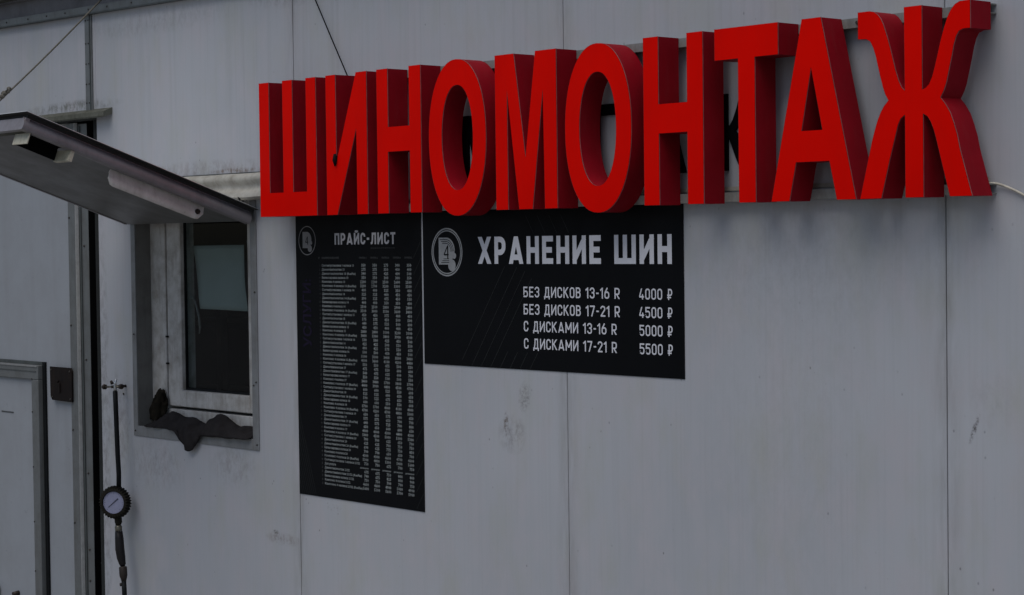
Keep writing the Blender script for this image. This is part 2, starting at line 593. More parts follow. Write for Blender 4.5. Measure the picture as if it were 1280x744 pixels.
# lock plate
lp = MB()
b = bmesh.new()
vs = [b.verts.new(p) for p in [(-2.712, 0, 1.062), (-2.700, 0, 1.050), (-2.558, 0, 1.048), (-2.557, 0, 1.158), (-2.566, 0, 1.169), (-2.714, 0, 1.169)]]
f = b.faces.new(vs)
r_ = bmesh.ops.extrude_face_region(b, geom=[f])
bmesh.ops.translate(b, vec=(0, .006, 0), verts=[e for e in r_['geom'] if isinstance(e, bmesh.types.BMVert)])
bmesh.ops.translate(b, vec=(0, -.012, 0), verts=b.verts)
lp.add(b)
lk = lp.build('lock_plate', M['plate'], D)
kh = MB().tube([(-2.652, -.0125, 1.118), (-2.652, -.020, 1.118)], [.005, .004], 10)
kh.box(-2.648, -2.638, -.0165, -.0125, 1.078, 1.114, .001)
kh.build('keyhole_cover', M['plate'], lk)
for x, z in ((-2.704, 1.158), (-2.570, 1.156), (-2.700, 1.060), (-2.568, 1.058)):
    MB().tube([(x, -.012, z), (x, -.0145, z)], [.004, .003], 8).build('rivet', M['screw'], lk)
# hatch in the door
HX1, HZ1, HX0 = -2.786, 1.170, -3.44
HF = MB()
for (x0, x1, z0, z1) in ((HX0, HX1, HZ1 - .052, HZ1), (HX1 - .050, HX1, .10, HZ1 - .0525), (HX0, HX0 + .05, .10, HZ1 - .0525)):
    HF.box(x0, x1, -.022, .0035, z0, z1, .002)
hf = HF.build('hatch_frame', M['trim'], D)
bx('frame_bead', M['trim_light'], hf, HX0, HX1 - .003, -.0245, -.0222, HZ1 - .006, HZ1 - .0005)
bx('frame_bead', M['trim_dark'], hf, HX0, HX1 - .012, -.0240, -.0222, HZ1 - .024, HZ1 - .021)
for z in (.30, .42, .60, .80, 1.0, 1.12):
    MB().tube([(HX1 - .044, -.022, z), (HX1 - .044, -.025, z)], [.003, .002], 8).build('screw', M['screw'], hf)
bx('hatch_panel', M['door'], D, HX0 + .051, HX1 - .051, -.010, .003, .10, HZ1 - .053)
bx('hatch_side_shadow', M['rubber'], D, HX1 + .001, HX1 + .020, -.004, .0035, .09, HZ1 + .012)  # black strip drawing the shadow beside the raised frame
bx('hatch_top_shadow', M['trim_dark'], D, HX0, HX1 + .0005, -.003, .0035, HZ1 + .001, HZ1 + .012)  # dark strip drawing the shadow line above the frame
hd = MB().box(-3.162, -3.128, -.040, -.011, .262, .332, .006).build('hatch_latch', M['plate'], D)
MB().tube([(-2.985, -.011, .318), (-2.985, -.035, .318)], [.010, .007], 10).build('hatch_hook', M['rust'], D)
bx('scratched_label', M['ink_faint'], D, -3.092, -2.998, -.0112, -.0104, .985, .990)

# ---- gutter shaped cover over the window
m = MB()
prof = [(0, 1.824), (-.020, 1.822), (-.034, 1.816), (-.040, 1.808), (-.038, 1.798), (-.030, 1.790), (-.027, 1.783), (-.030, 1.775), (-.040, 1.766), (-.048, 1.757), (-.050, 1.748), (-.044, 1.741), (-.028, 1.738), (0, 1.741)]
prof = [(y - .0005, z - .004) for y, z in prof]
NX = 40
rings = []
for i in range(NX + 1):
    x = -2.22 + (.98) * i / NX
    rings.append(m.verts([(x, y + .0012 * math.sin(x * 23), z + .0010 * math.sin(x * 31 + y * 40)) if y < -.002 else (x, y, z) for y, z in prof]))
for A, B in zip(rings, rings[1:]):
    for k in range(len(prof) - 1):
        m.face([A[k], A[k + 1], B[k + 1], B[k]])
m.face(rings[0][::-1]); m.face(rings[-1])
gut = m.build('roller_cover', M['gutter'], K, sharp=50)
bx('cover_seam', M['trim_dark'], gut, -2.2, -1.26, -.006, -.0006, 1.8185, 1.8225)
cr = MB()
for i in range(46):
    x = random.uniform(-1.62, -1.40)
    s = random.uniform(.002, .006)
    z = 1.738 + random.uniform(-.006, .010) * (1 - abs(x + 1.5) * 4)
    b = bmesh.new()
    bmesh.ops.create_icosphere(b, subdivisions=1, radius=s)
    for v in b.verts:
        v.co *= random.uniform(.6, 1.5)
    cr.add(b, Matrix.Translation((x, -.043 + random.uniform(-.006, .01), z)))
cr.build('dirt_crust', M['cloth'], gut)['kind'] = 'stuff'

# ---- window
wt = MB()
fl = ((-2.152, WX0 + .001, .9575, 1.735), (WX1 - .004, -1.403, .9575, 1.735))
for a, b_, c, d in fl:
    wt.box(a, b_, -.0045, -.0006, c, d, .001)
wt.box(WX0 + .0015, WX1 - .0045, -.0046, -.0006, .9575, WZ0 + .004, .001)
WT = wt.build('window_surround', M['surround'], K)
for x, z in ((-1.412, .975), (-1.412, 1.17), (-1.412, 1.45), (-1.425, 1.16), (-2.139, .975), (-2.139, 1.3)):
    MB().tube([(x, -.0045, z), (x, -.008, z)], [.0032, .002], 8).build('screw', M['screw'], WT)
rvl = MB()
rvl.box(WX0 + .0005, WX0 + .003, -.0006, .0545, WZ0 + .003, WZ1)
rvl.box(WX1 - .003, WX1 - .0005, -.0006, .0545, WZ0 + .003, WZ1)
rvl.box(WX0 + .0032, WX1 - .0032, -.0006, .0545, WZ0 + .0005, WZ0 + .003)
rvl.box(WX0 + .0032, WX1 - .0032, -.0006, .0545, WZ1 - .003, WZ1 - .0005)
rvl.build('window_reveal', M['reveal'], K)
FY = .055
WN = MB()
o = (WX0 + .001, WX1 - .001, WZ0 + .001, WZ1 - .001)
i_ = (-2.033, -1.462, 1.052, 1.768)
WN.box(o[0], i_[0], FY, FY + .055, o[2], o[3], .002)
WN.box(i_[1], o[1], FY, FY + .055, o[2], o[3], .002)
WN.box(i_[0] + .0005, i_[1] - .0005, FY, FY + .055, o[2], i_[2], .002)
WN.box(i_[0] + .0005, i_[1] - .0005, FY, FY + .055, i_[3], o[3], .002)
win = WN.build('window', M['pvc'], K, 'small plastic framed window, dirty')
s0 = (-2.027, -1.467, 1.061, 1.762)
s1 = (-1.943, -1.545, 1.117, 1.715)
SS = MB()
SS.box(s0[0], s1[0], FY + .003, FY + .06, s0[2], s0[3], .003)
SS.box(s1[1], s0[1], FY + .003, FY + .06, s0[2], s0[3], .003)
SS.box(s1[0] + .0005, s1[1] - .0005, FY + .003, FY + .06, s0[2], s1[2], .003)
SS.box(s1[0] + .0005, s1[1] - .0005, FY + .003, FY + .06, s1[3], s0[3], .003)
SS.build('sash', M['pvc'], win)
GS = MB()
GS.box(s1[0] + .0006, s1[0] + .006, FY + .018, FY + .026, s1[2] + .0006, s1[3] - .0006)
GS.box(s1[1] - .012, s1[1] - .0006, FY + .018, FY + .026, s1[2] + .0006, s1[3] - .0006)
GS.box(s1[0] + .0062, s1[1] - .0122, FY + .018, FY + .026, s1[2] + .0006, s1[2] + .008)
GS.build('glazing_gasket', M['rubber'], win)
bx('pane', M['glass'], win, s1[0] + .0007, s1[1] - .0007, FY + .027, FY + .031, s1[2] + .0007, s1[3] - .0007)
for z in (1.20, 1.29):
    bx('frame_clip', M['rubber'], win, -2.030, -2.018, FY - .004, FY + .002, z, z + .006)


# papers and a pull cord behind the pane
def sheet(name, pts, y, mat, label, cat, bow=.006):
    m = MB()
    n = 12
    (ax, az), (bx_, bz), (cx, cz), (dx, dz) = pts      # tl, tr, br, bl
    gfr = []
    for j in range(n + 1):
        row = []
        for i in range(n + 1):
            u, w = i / n, j / n
            x = (ax * (1 - u) + bx_ * u) * (1 - w) + (dx * (1 - u) + cx * u) * w
            z = (az * (1 - u) + bz * u) * (1 - w) + (dz * (1 - u) + cz * u) * w
            yy = y + bow * math.sin(u * 3.1) * (1 - w) + .5 * bow * math.sin(w * 5 + u * 2)
            row.append(m.bm.verts.new((x, yy, z)))
        gfr.append(row)
    for j in range(n):
        for i in range(n):
            f = m.face([gfr[j][i], gfr[j][i + 1], gfr[j + 1][i + 1], gfr[j + 1][i]])
            f.smooth = True
    r2 = bmesh.ops.extrude_face_region(m.bm, geom=list(m.bm.faces))
    bmesh.ops.translate(m.bm, vec=(0, .0006, 0), verts=[e for e in r2['geom'] if isinstance(e, bmesh.types.BMVert)])
    return tag(m.build(name, mat), label, cat)


sheet('paper_sheet', [(-1.942, 1.596), (-1.642, 1.597), (-1.622, 1.383), (-1.898, 1.387)], .108, M['paper'],
      'large pale green sheet of paper hanging behind the window pane', 'paper')
sheet('paper_strip', [(-1.632, 1.612), (-1.560, 1.612), (-1.560, 1.304), (-1.602, 1.304)], .116, M['paper_blue'],
      'narrow bluish strip of paper behind the right edge of the window pane', 'paper', .002)
cd = thing('pull_cord', (-1.93, .105, 1.30), 'short pale cord hanging below the paper behind the window pane', 'cord')
MB().tube([(-1.937, .104, 1.425), (-1.925, .104, 1.41), (-1.905, .105, 1.36), (-1.902, .106, 1.325), (-1.909, .107, 1.303)], [.003, .003, .004, .004, .002], 8).build('cord', M['trim_light'], cd)
MB().tube([(-1.944, .104, 1.424), (-1.934, .104, 1.420)], [.005, .004], 8).build('cord_end', M['paper'], cd)
# dim shelf inside
sh = thing('storage_shelf', (-1.9, .9, .06), 'dark shelf unit dimly seen inside behind the window pane', 'shelf')
for z in (.65, 1.0, 1.28):
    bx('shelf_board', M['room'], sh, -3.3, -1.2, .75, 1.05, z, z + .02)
for x in (-3.3, -2.75, -2.2, -1.65, -1.2):
    bx('upright', M['room'], sh, x, x + .03, .72, .749, .06, 1.6)


# ---- rag on the sill
def rag():
    m = MB()
    NU, NV = 64, 30
    gfr = []
    for i in range(NU + 1):
        u = i / NU
        x = -2.070 + u * .628
        hump = .012 + .036 * math.exp(-((x + 1.965) / .070) ** 2) + .026 * math.exp(-((x + 1.84) / .06) ** 2) \
            + .042 * math.exp(-((x + 1.66) / .085) ** 2) + .014 * math.exp(-((x + 1.52) / .05) ** 2)
        hang = .002 + .064 * max(0, 1 - ((x + 1.790) / .105) ** 2) ** 1.2 + .008 * math.exp(-((x + 1.66) / .05) ** 2) + .005 * max(0, 1 - abs(x + 1.55) / .1)
        if x < -1.93:
            hang = .0
        reach = -.001 if x < -1.92 else -.009
        row = []
        back = .048
        for j in range(NV + 1):
            w = j / NV
            if w < .62:
                q = w / .62
                y = back + (reach - back) * q
                z = .994 + hump * math.sin(math.pi * min(1, .28 + q * .72)) ** 1.0 * (1.05 if q < .6 else 1)
                if q > .8:
                    z = max(z, .9945)
            else:
                q = (w - .62) / .38
                y = reach - .004 * math.sin(q * 3.1) - .002
                z = .9945 - hang * q
                x = x + 0
            nn = noise.noise(Vector((x * 13, y * 15, z * 12)))
            n2 = noise.noise(Vector((x * 60, y * 60 + 7, z * 50)))
            fold = math.sin(x * 62 + y * 110 + 5 * nn) * (.5 + .5 * noise.noise(Vector((x * 9, 2, 5))))
            z2 = z + .008 * nn * (1 if w < .6 else .3) + .002 * n2 + (.0028 * fold if w < .6 else 0)
            y2 = y - abs(.006 * noise.noise(Vector((x * 40, 3, z * 12)))) - .0015 * n2 - (.009 * fold + .004 if w > .45 else .003 * fold)
            xs = x + (.38 * (-1.785 - x) * ((w - .62) / .38) if w > .62 and abs(x + 1.795) < .12 else 0)
            row.append(m.bm.verts.new((xs, min(y2, .050), max(z2, .993) if w < .62 else z2)))
        gfr.append(row)
    for i in range(NU):
        for j in range(NV):
            m.face([gfr[i][j], gfr[i + 1][j], gfr[i + 1][j + 1], gfr[i][j + 1]]).smooth = True
    o = m.build('rag', M['cloth'])
    sm = o.modifiers.new('thick', 'SOLIDIFY')
    sm.thickness = .004
    sm.offset = 0
    return tag(o, 'crumpled black cloth lying on the window sill with one corner hanging over the edge', 'rag')


rag()


def lump():
    b = bmesh.new()
    bmesh.ops.create_icosphere(b, subdivisions=4, radius=1)
    for v in b.verts:
        n = noise.noise(v.co * 1.7 + Vector((5, 1, 2))) * .35 + noise.noise(v.co * 4.5) * .16
        v.co *= 1 + n
        v.co.x = v.co.x * .040 + (.018 * v.co.z)
        v.co.y *= .016
        v.co.z *= .060
    for f in b.faces:
        f.smooth = True
    m = MB()
    m.add(b, Matrix.Translation((-2.062, .040, 1.054)))
    return tag(m.build('cleaning_pad', grimy('brown_black_pad', (.010, .009, .007), (.035, .028, .02), .6, 40, .95, 0, .05, False, .8, .3)),
               'brown black wad stuck in the lower left corner of the window frame', 'wad')


lump()

# ------------------------------------------------------------------ lifted window shutter
SH = thing('window_shutter', (-1.77, -.01, 1.700), 'grey metal shutter flap lifted open like an awning above the small window', 'shutter')
FX0, FX1 = -2.150, -1.400
HY, HZ = -.002, 1.7065                       # hinge line, top face
EY, EZ = -.778, 1.9815                       # outer top edge
dr = Vector((0, EY - HY, EZ - HZ))
LEN = dr.length
dr.normalize()
nr = Vector((0, dr.z, -dr.y))                # up-facing normal of the flap
if nr.z < 0:
    nr = -nr


def fp(x, s, d):
    """point on the flap: x across, s along from the hinge, d below the top face"""
    return Vector((x, HY, HZ)) + dr * s - nr * d


def fbox(m, x0, x1, s0, s1, d0, d1):
    a = m.verts([fp(x0, s0, d0), fp(x1, s0, d0), fp(x1, s1, d0), fp(x0, s1, d0)])
    b = m.verts([fp(x0, s0, d1), fp(x1, s0, d1), fp(x1, s1, d1), fp(x0, s1, d1)])
    m.face(a); m.face(b[::-1])
    for i in range(4):
        m.face([a[i], b[i], b[(i + 1) % 4], a[(i + 1) % 4]])
    return m


sk = fbox(MB(), FX0 - .006, FX1 + .016, 0, LEN + .006, 0, .0014).build('top_sheet', M['rim_edge'], SH)  # pale all over so its thin edge draws the sky glint
fbox(MB(), FX0 - .005, FX1 + .0152, .001, LEN + .005, .0016, .0026).build('overhang_shade', M['core'], SH)  # dark sheet painting in the shade under the overhang
fbox(MB(), FX0 - .004, FX1 - .010, .002, LEN - .014, .0027, .012).build('top_board', M['core'], SH)
fbox(MB(), FX0 + .012, FX1 - .012, .004, LEN - .02, .0125, .040).build('shutter_underside', M['underside'], SH)


def rimprof(side):
    # convex rim along a long side, dark shoulder below the sheet then a bulging face
    m = MB()
    xe = FX1 if side > 0 else FX0
    pr_ = [(-.013, .0125), (-.011, .0150), (-.0035, .021), (.002, .028), (.005, .036), (.0045, .044), (.001, .0500), (-.004, .0515), (-.022, .0515), (-.022, .0410), (-.0118, .0400), (-.0118, .0125)]
    if side < 0:
        pr_ = [(.001, .0125), (-.003, .018), (-.004, .030), (-.003, .040), (0, .0425), (.0118, .0425), (.0118, .0125)]
    n = 14
    rg = []
    for i in range(n + 1):
        s = .01 + (LEN - .012) * i / n
        rg.append(m.verts([fp(xe + a, s, d) for a, d in pr_]))
    for A, B in zip(rg, rg[1:]):
        for k in range(len(pr_)):
            m.face([A[k], A[(k + 1) % len(pr_)], B[(k + 1) % len(pr_)], B[k]])
    m.face(rg[0][::-1]); m.face(rg[-1])
    return m.build('rim', M['rim'], SH, sharp=40)


rimprof(1)
rimprof(-1)
fbox(MB(), FX0 + .001, FX1 - .001, LEN - .0195, LEN - .006, .0145, .050).build('rim', M['rim'], SH)
fbox(MB(), FX0 + .03, FX1 - .03, LEN - .040, LEN - .0198, .0405, .049).build('front_stiffener', M['cap'], SH)
# hinge barrel
MB().tube([(FX0, -.006, 1.700), (FX1 - .03, -.006, 1.700)], .006, 10).build('hinge', M['trim_dark'], SH)
# cream channel, open to the right, near the outer corner
CH = MB()
cx0, cx1, ss0, ss1 = -1.492, -1.404, LEN - .182, LEN - .032
fbox(CH, cx0, cx1, ss1 - .003, ss1, .0505, .083)
fbox(CH, cx0, cx1, ss0, ss0 + .012, .0505, .083)
fbox(CH, cx0, cx0 + .003, ss0 + .0125, ss1 - .0035, .0505, .0788)
CH.build('latch_channel', M['bracket'], SH)
fbox(MB(), cx0 + .0035, cx1 - .001, ss0 + .0125, ss1 - .0035, .0402, .0416).build('channel_shade', M['dark'], SH)  # dark sheets paint the shade inside the open channel
fbox(MB(), cx0 + .0035, cx0 + .006, ss0 + .0125, ss1 - .0035, .0420, .0800).build('channel_shade', M['dark'], SH)
fbox(MB(), cx0 + .0065, cx1 - .001, ss1 - .0060, ss1 - .0036, .0420, .0825).build('channel_shade', M['dark'], SH)
# support strap with bolt
X_A = -1.432


def strap():
    m = MB()
    P0, P1 = Vector((X_A, -.500, 1.803)), Vector((X_A, -.178, 1.693))
    d = (P1 - P0).normalized()
    n = Vector((0, -d.z, d.y))
    if n.z < 0:
        n = -n
    n_arc = 8
    out = []
    hw = .0235
    L = (P1 - P0).length
    prof = [(-.006, .5), (0, 1), (.004, .2), (.006, -.4), (.004, -.9), (0, -1), (-.002, -.9), (.001, -.3), (0, .2), (-.003, .7)]
    N = 30
    rg = []
    for i in range(N + 1):
        s = L * i / N
        e = min(s, L - s)
        k = math.sqrt(max(0.02, 1 - (1 - min(1, e / .022)) ** 2))
        c = P0 + d * s
        rg.append(m.verts([c + Vector((a, 0, 0)) + n * (b * hw * (k if b < 0 else 1)) for a, b in prof]))
    for A, B in zip(rg, rg[1:]):
        for q in range(len(prof)):
            m.face([A[q], A[(q + 1) % len(prof)], B[(q + 1) % len(prof)], B[q]])
    m.face(rg[0][::-1]); m.face(rg[-1])
    return m.build('support_strap', M['strap'], SH, sharp=60), P1 - d * .022


stp, bp = strap()
MB().tube([bp + Vector((.004, 0, 0)), bp + Vector((.010, 0, 0))], [.0085, .008], 12).tube([bp + Vector((.0101, 0, 0)), bp + Vector((.016, 0, 0))], [.0055, .005], 6, False).build('bolt', M['rust'], stp)

# ------------------------------------------------------------------ red sign letters
ZB, ZTP = 1.680, 2.078
YF, YB = -.102, -.031


def ell(cx, cz, rx, rz, n=72, p=2.15):
    o = []
    for i in range(n):
        a = 2 * math.pi * i / n
        c, s = math.cos(a), math.sin(a)
        o.append((cx + rx * math.copysign(abs(c) ** (2 / p), c), cz + rz * math.copysign(abs(s) ** (2 / p), s)))
    return o


def solid_letter(name, loops, yf, yb, label, group, mats, parts=True):
    xs = [p[0] for p in loops[0]]
    zs = [p[1] for p in loops[0]]
    t = thing(name, ((min(xs) + max(xs)) / 2, yb, min(zs)), label, 'letter', group)
    flat = [p for l in loops for p in l]
    tris = tessellate_polygon([[Vector((x, z, 0)) for x, z in l] for l in loops])
    def cap(y, nm, mt):
        m = MB()
        vs = m.verts([(x, y, z) for x, z in flat])
        for tr_ in tris:
            m.face([vs[i] for i in tr_])
        bmesh.ops.dissolve_limit(m.bm, angle_limit=.01, verts=m.bm.verts, edges=m.bm.edges)
        return m.build(nm, mt, t)
    def wall(ya, yb_, nm, mt, grow=0.):
        m = MB()
        for li, l in enumerate(loops):
            n = len(l)
            pts = []
            area = sum(l[i][0] * l[(i + 1) % n][1] - l[(i + 1) % n][0] * l[i][1] for i in range(n))
            sg = (1 if area > 0 else -1) * (1 if li == 0 else -1)
            for i in range(n):
                a, b, c = Vector(l[i - 1]), Vector(l[i]), Vector(l[(i + 1) % n])
                e1, e2 = (b - a).normalized(), (c - b).normalized()
                n1, n2 = Vector((e1.y, -e1.x)), Vector((e2.y, -e2.x))
                nn = (n1 + n2)
                if nn.length < 1e-6:
                    nn = n1
                nn.normalize()
                k = grow * sg / max(.4, nn.dot(n1))
                pts.append(b + nn * k)
            A = m.verts([(p.x, ya, p.y) for p in pts])
            B = m.verts([(p.x, yb_, p.y) for p in pts])
            for i in range(n):
                m.face([A[i], A[(i + 1) % n], B[(i + 1) % n], B[i]])
        return m.build(nm, mt, t, sharp=32)
    cap(yf, 'front_face', mats[0])
    wall(yf + .0002, yf + .0021, 'edging', mats[2], .0006)
    wall(yf + .0022, yb, 'side', mats[1])
    cap(yb, 'back_face', mats[1])
    return t


RM = (M['red'], M['red_side'], M['edge'])
GL = 'raised red letters of the tyre fitting sign'
b0, t0 = ZB, ZTP
cb = 1.750
solid_letter('sign_letter', [[(-1.229, b0), (-.942, b0), (-.942, t0), (-.990, t0), (-.990, cb), (-1.059, cb), (-1.059, t0), (-1.108, t0), (-1.108, cb), (-1.179, cb), (-1.179, t0), (-1.229, t0)]],
             YF, YB, 'red raised letter Ш with three uprights, first letter of the sign beside the window', GL, RM)
LI = solid_letter('sign_letter', [[(-.892, b0), (-.843, b0), (-.749, 1.922), (-.748, b0), (-.700, b0), (-.700, t0), (-.748, t0), (-.845, 1.828), (-.846, t0), (-.892, t0)]],
                  YF, YB, 'red raised letter И, second in the sign, with a black wire end on it', GL, RM)
solid_letter('sign_letter', [[(-.653, b0), (-.605, b0), (-.605, 1.849), (-.508, 1.849), (-.508, b0), (-.459, b0), (-.459, t0), (-.509, t0), (-.509, 1.917), (-.604, 1.917), (-.604, t0), (-.653, t0)]],
             YF, YB, 'red raised letter Н between the letters И and О above the price list', GL, RM)
solid_letter('sign_letter', [ell(-.3075, 1.8745, .1175, .2065), ell(-.3065, 1.8745, .0645, .139)[::-1]],
             YF, YB, 'red raised letter О directly above the round logo of the storage poster', GL, RM)
solid_letter('sign_letter', [[(-.151, b0), (-.105, b0), (-.105, 1.988), (-.062, b0), (-.011, b0), (.032, 1.982), (.036, b0), (.082, b0), (.082, t0), (.005, t0), (-.036, 1.810), (-.078, t0), (-.151, t0)]],
             YF, YB, 'red raised letter М between the two round letters О of the sign', GL, RM)
solid_letter('sign_letter', [ell(.230, 1.8725, .1165, .2065), ell(.2295, 1.8705, .065, .1395)[::-1]],
             YF, YB, 'red raised letter О with a black band showing through its hole', GL, RM)
solid_letter('sign_letter', [[(.389, b0), (.439, b0), (.439, 1.849), (.532, 1.849), (.532, b0), (.582, b0), (.582, t0), (.532, t0), (.532, 1.918), (.438, 1.918), (.438, t0), (.389, t0)]],
             YF, YB, 'red raised letter Н just left of the letter Т of the sign', GL, RM)
solid_letter('sign_letter', [[(.692, b0), (.742, b0), (.742, 2.007), (.811, 2.007), (.811, t0), (.620, t0), (.620, 2.007), (.692, 2.007)]],
             YF, YB, 'red raised letter Т with a flat top bar, left of the letter А', GL, RM)
solid_letter('sign_letter', [[(.789, b0), (.841, b0), (.861, 1.765), (.956, 1.765), (.976, b0), (1.028, b0), (.934, t0), (.881, t0)], [(.877, 1.833), (.906, 1.972), (.937, 1.833)]],
             YF, YB, 'red raised letter А with a triangular hole, second from the right end of the sign', GL, RM)
ZHo = [(1.204, 2.078), (1.159, 2.078), (1.160, 1.903), (1.151, 1.911), (1.143, 1.926), (1.136, 1.946), (1.129, 1.970), (1.122, 1.995), (1.116, 2.014), (1.110, 2.031), (1.104, 2.047), (1.097, 2.060),
       (1.089, 2.069), (1.080, 2.075), (1.068, 2.078), (1.037, 2.078), (1.037, 2.021), (1.059, 2.020), (1.070, 2.014), (1.078, 2.000), (1.084, 1.983), (1.089, 1.964), (1.096, 1.938), (1.103, 1.914), (1.109, 1.899), (1.117, 1.886),
       (1.104, 1.873), (1.096, 1.861), (1.088, 1.845), (1.080, 1.824), (1.072, 1.799), (1.040, b0), (1.096, b0), (1.119, 1.762), (1.135, 1.814), (1.141, 1.833), (1.148, 1.846), (1.160, 1.854), (1.160, b0), (1.206, b0),
       (1.206, 1.854), (1.218, 1.847), (1.226, 1.836), (1.233, 1.820), (1.239, 1.802), (1.253, 1.751), (1.273, b0), (1.327, b0), (1.298, 1.775), (1.291, 1.806), (1.283, 1.830), (1.274, 1.852), (1.262, 1.870), (1.250, 1.884),
       (1.259, 1.899), (1.265, 1.914), (1.271, 1.937), (1.279, 1.968), (1.284, 1.990), (1.290, 2.007), (1.297, 2.017), (1.308, 2.021), (1.325, 2.021), (1.325, 2.078), (1.300, 2.077), (1.288, 2.072), (1.278, 2.062), (1.269, 2.047), (1.260, 2.025), (1.251, 1.998),
       (1.244, 1.973), (1.237, 1.949), (1.230, 1.928), (1.222, 1.913), (1.213, 1.906), (1.204, 1.903)]
solid_letter('sign_letter', [ZHo], YF, YB, 'red raised letter Ж with curved arms, last letter at the right end of the sign', GL, RM)
# black plug on the letter И
MB().tube([(-.846, YF - .004, 1.853), (-.846, YF - .004, 1.835), (-.845, YF - .005, 1.818)], [.004, .0075, .002], 8).tube([(-.852, YF - .003, 1.845), (-.838, YF - .003, 1.845)], .003, 6).build('wire_end', M['wire'], LI)


# rails behind the letters
def rail(z0, z1, x0, x1, label):
    t = thing('sign_rail', ((x0 + x1) / 2, -.001, z0), label, 'rail', 'rails that carry the red letters')
    m = MB()
    m.box(x0, x1, -.0305, -.028, z0, z1)
    m.box(x0, x1, -.0278, -.001, z1 - .0025, z1)
    m.box(x0, x1, -.0278, -.001, z0, z0 + .0025)
    m.build('channel', M['rail'], t)
    bx('end_shadow_block', M['core'], t, x1 - .03, x1 - .012, -.0276, -.004, z0 + .003, z1 - .003)
    for x in (-1.15, -.66, -.16, .33, .98):
        if x0 < x < x1:
            MB().tube([(x, -.0306, (z0 + z1) / 2), (x, -.036, (z0 + z1) / 2)], [.0055, .004], 6).build('screw', M['screw'], t)
    return t


rail(2.056, 2.077, -1.20, 1.318, 'upper grey rail behind the tops of the red letters')
rail(1.684, 1.706, -1.20, 1.316, 'lower grey rail behind the feet of the red letters')
bx('joint_cover', M['gutter'], K, -1.18, 1.30, -.004, -.001, 1.7105, 1.7200)

gr_ = MB().tube([(.938, -.0306, 1.6915), (.938, -.040, 1.6915)], [.0095, .0085], 12).build('cable_grommet', M['rubber'], K)

# old black letters lying flat on the wall behind
OM = (M['black_film'], M['black_film'], M['black_film'])
OG = 'flat black letters of the older sign'
oz0, oz1 = 1.758, 1.938


def old(loops, label):
    return solid_letter('old_letter', loops, -.0075, -.0008, label, OG, OM)


old([[(-.402, oz0), (-.3745, oz0), (-.3735, 1.893), (-.340, oz0), (-.315, oz0), (-.282, 1.893), (-.281, oz0), (-.254, oz0), (-.254, oz1), (-.292, oz1), (-.328, 1.80), (-.364, oz1), (-.402, oz1)]],
    'flat black letter М of an older sign, seen through the hole of the first red О')
old([[(.108, oz0), (.136, oz0), (.136, 1.910), (.200, 1.910), (.200, oz1), (.046, oz1), (.046, 1.910), (.108, 1.910)]],
    'flat black letter Т of an older sign, its bar seen through the second red О')
old([[(.288, oz0), (.314, oz0), (.325, 1.795), (.392, 1.795), (.403, oz0), (.4335, oz0), (.376, oz1), (.344, oz1)], [(.332, 1.820), (.359, 1.912), (.386, 1.820)]],
    'flat black letter А of an older sign, its foot seen through the red Н')
old([[(.557, oz0), (.570, oz0), (.570, 1.838), (.578, 1.830), (.586, 1.812), (.598, 1.785), (.612, oz0), (.640, oz0), (.620, 1.805), (.606, 1.838), (.594, 1.850), (.606, 1.864), (.618, 1.895), (.640, oz1), (.612, oz1), (.600, 1.902), (.588, 1.876), (.578, 1.864), (.570, 1.860), (.570, oz1), (.557, oz1),
      (.557, 1.860), (.549, 1.864), (.539, 1.876), (.527, 1.902), (.515, oz1), (.487, oz1), (.509, 1.895), (.521, 1.864), (.533, 1.850), (.521, 1.838), (.507, 1.805), (.487, oz0), (.515, oz0), (.529, 1.785), (.541, 1.812), (.549, 1.830), (.557, 1.838)]],
    'flat black letter Ж of an older sign, seen between the red letters Н and Т')


# ------------------------------------------------------------------ stroke lettering for the posters
def arc(cx, cz, rx, rz, a0, a1, n=7):
    return [(cx + rx * math.cos(R(a0 + (a1 - a0) * i / n)), cz + rz * math.sin(R(a0 + (a1 - a0) * i / n))) for i in range(n + 1)]


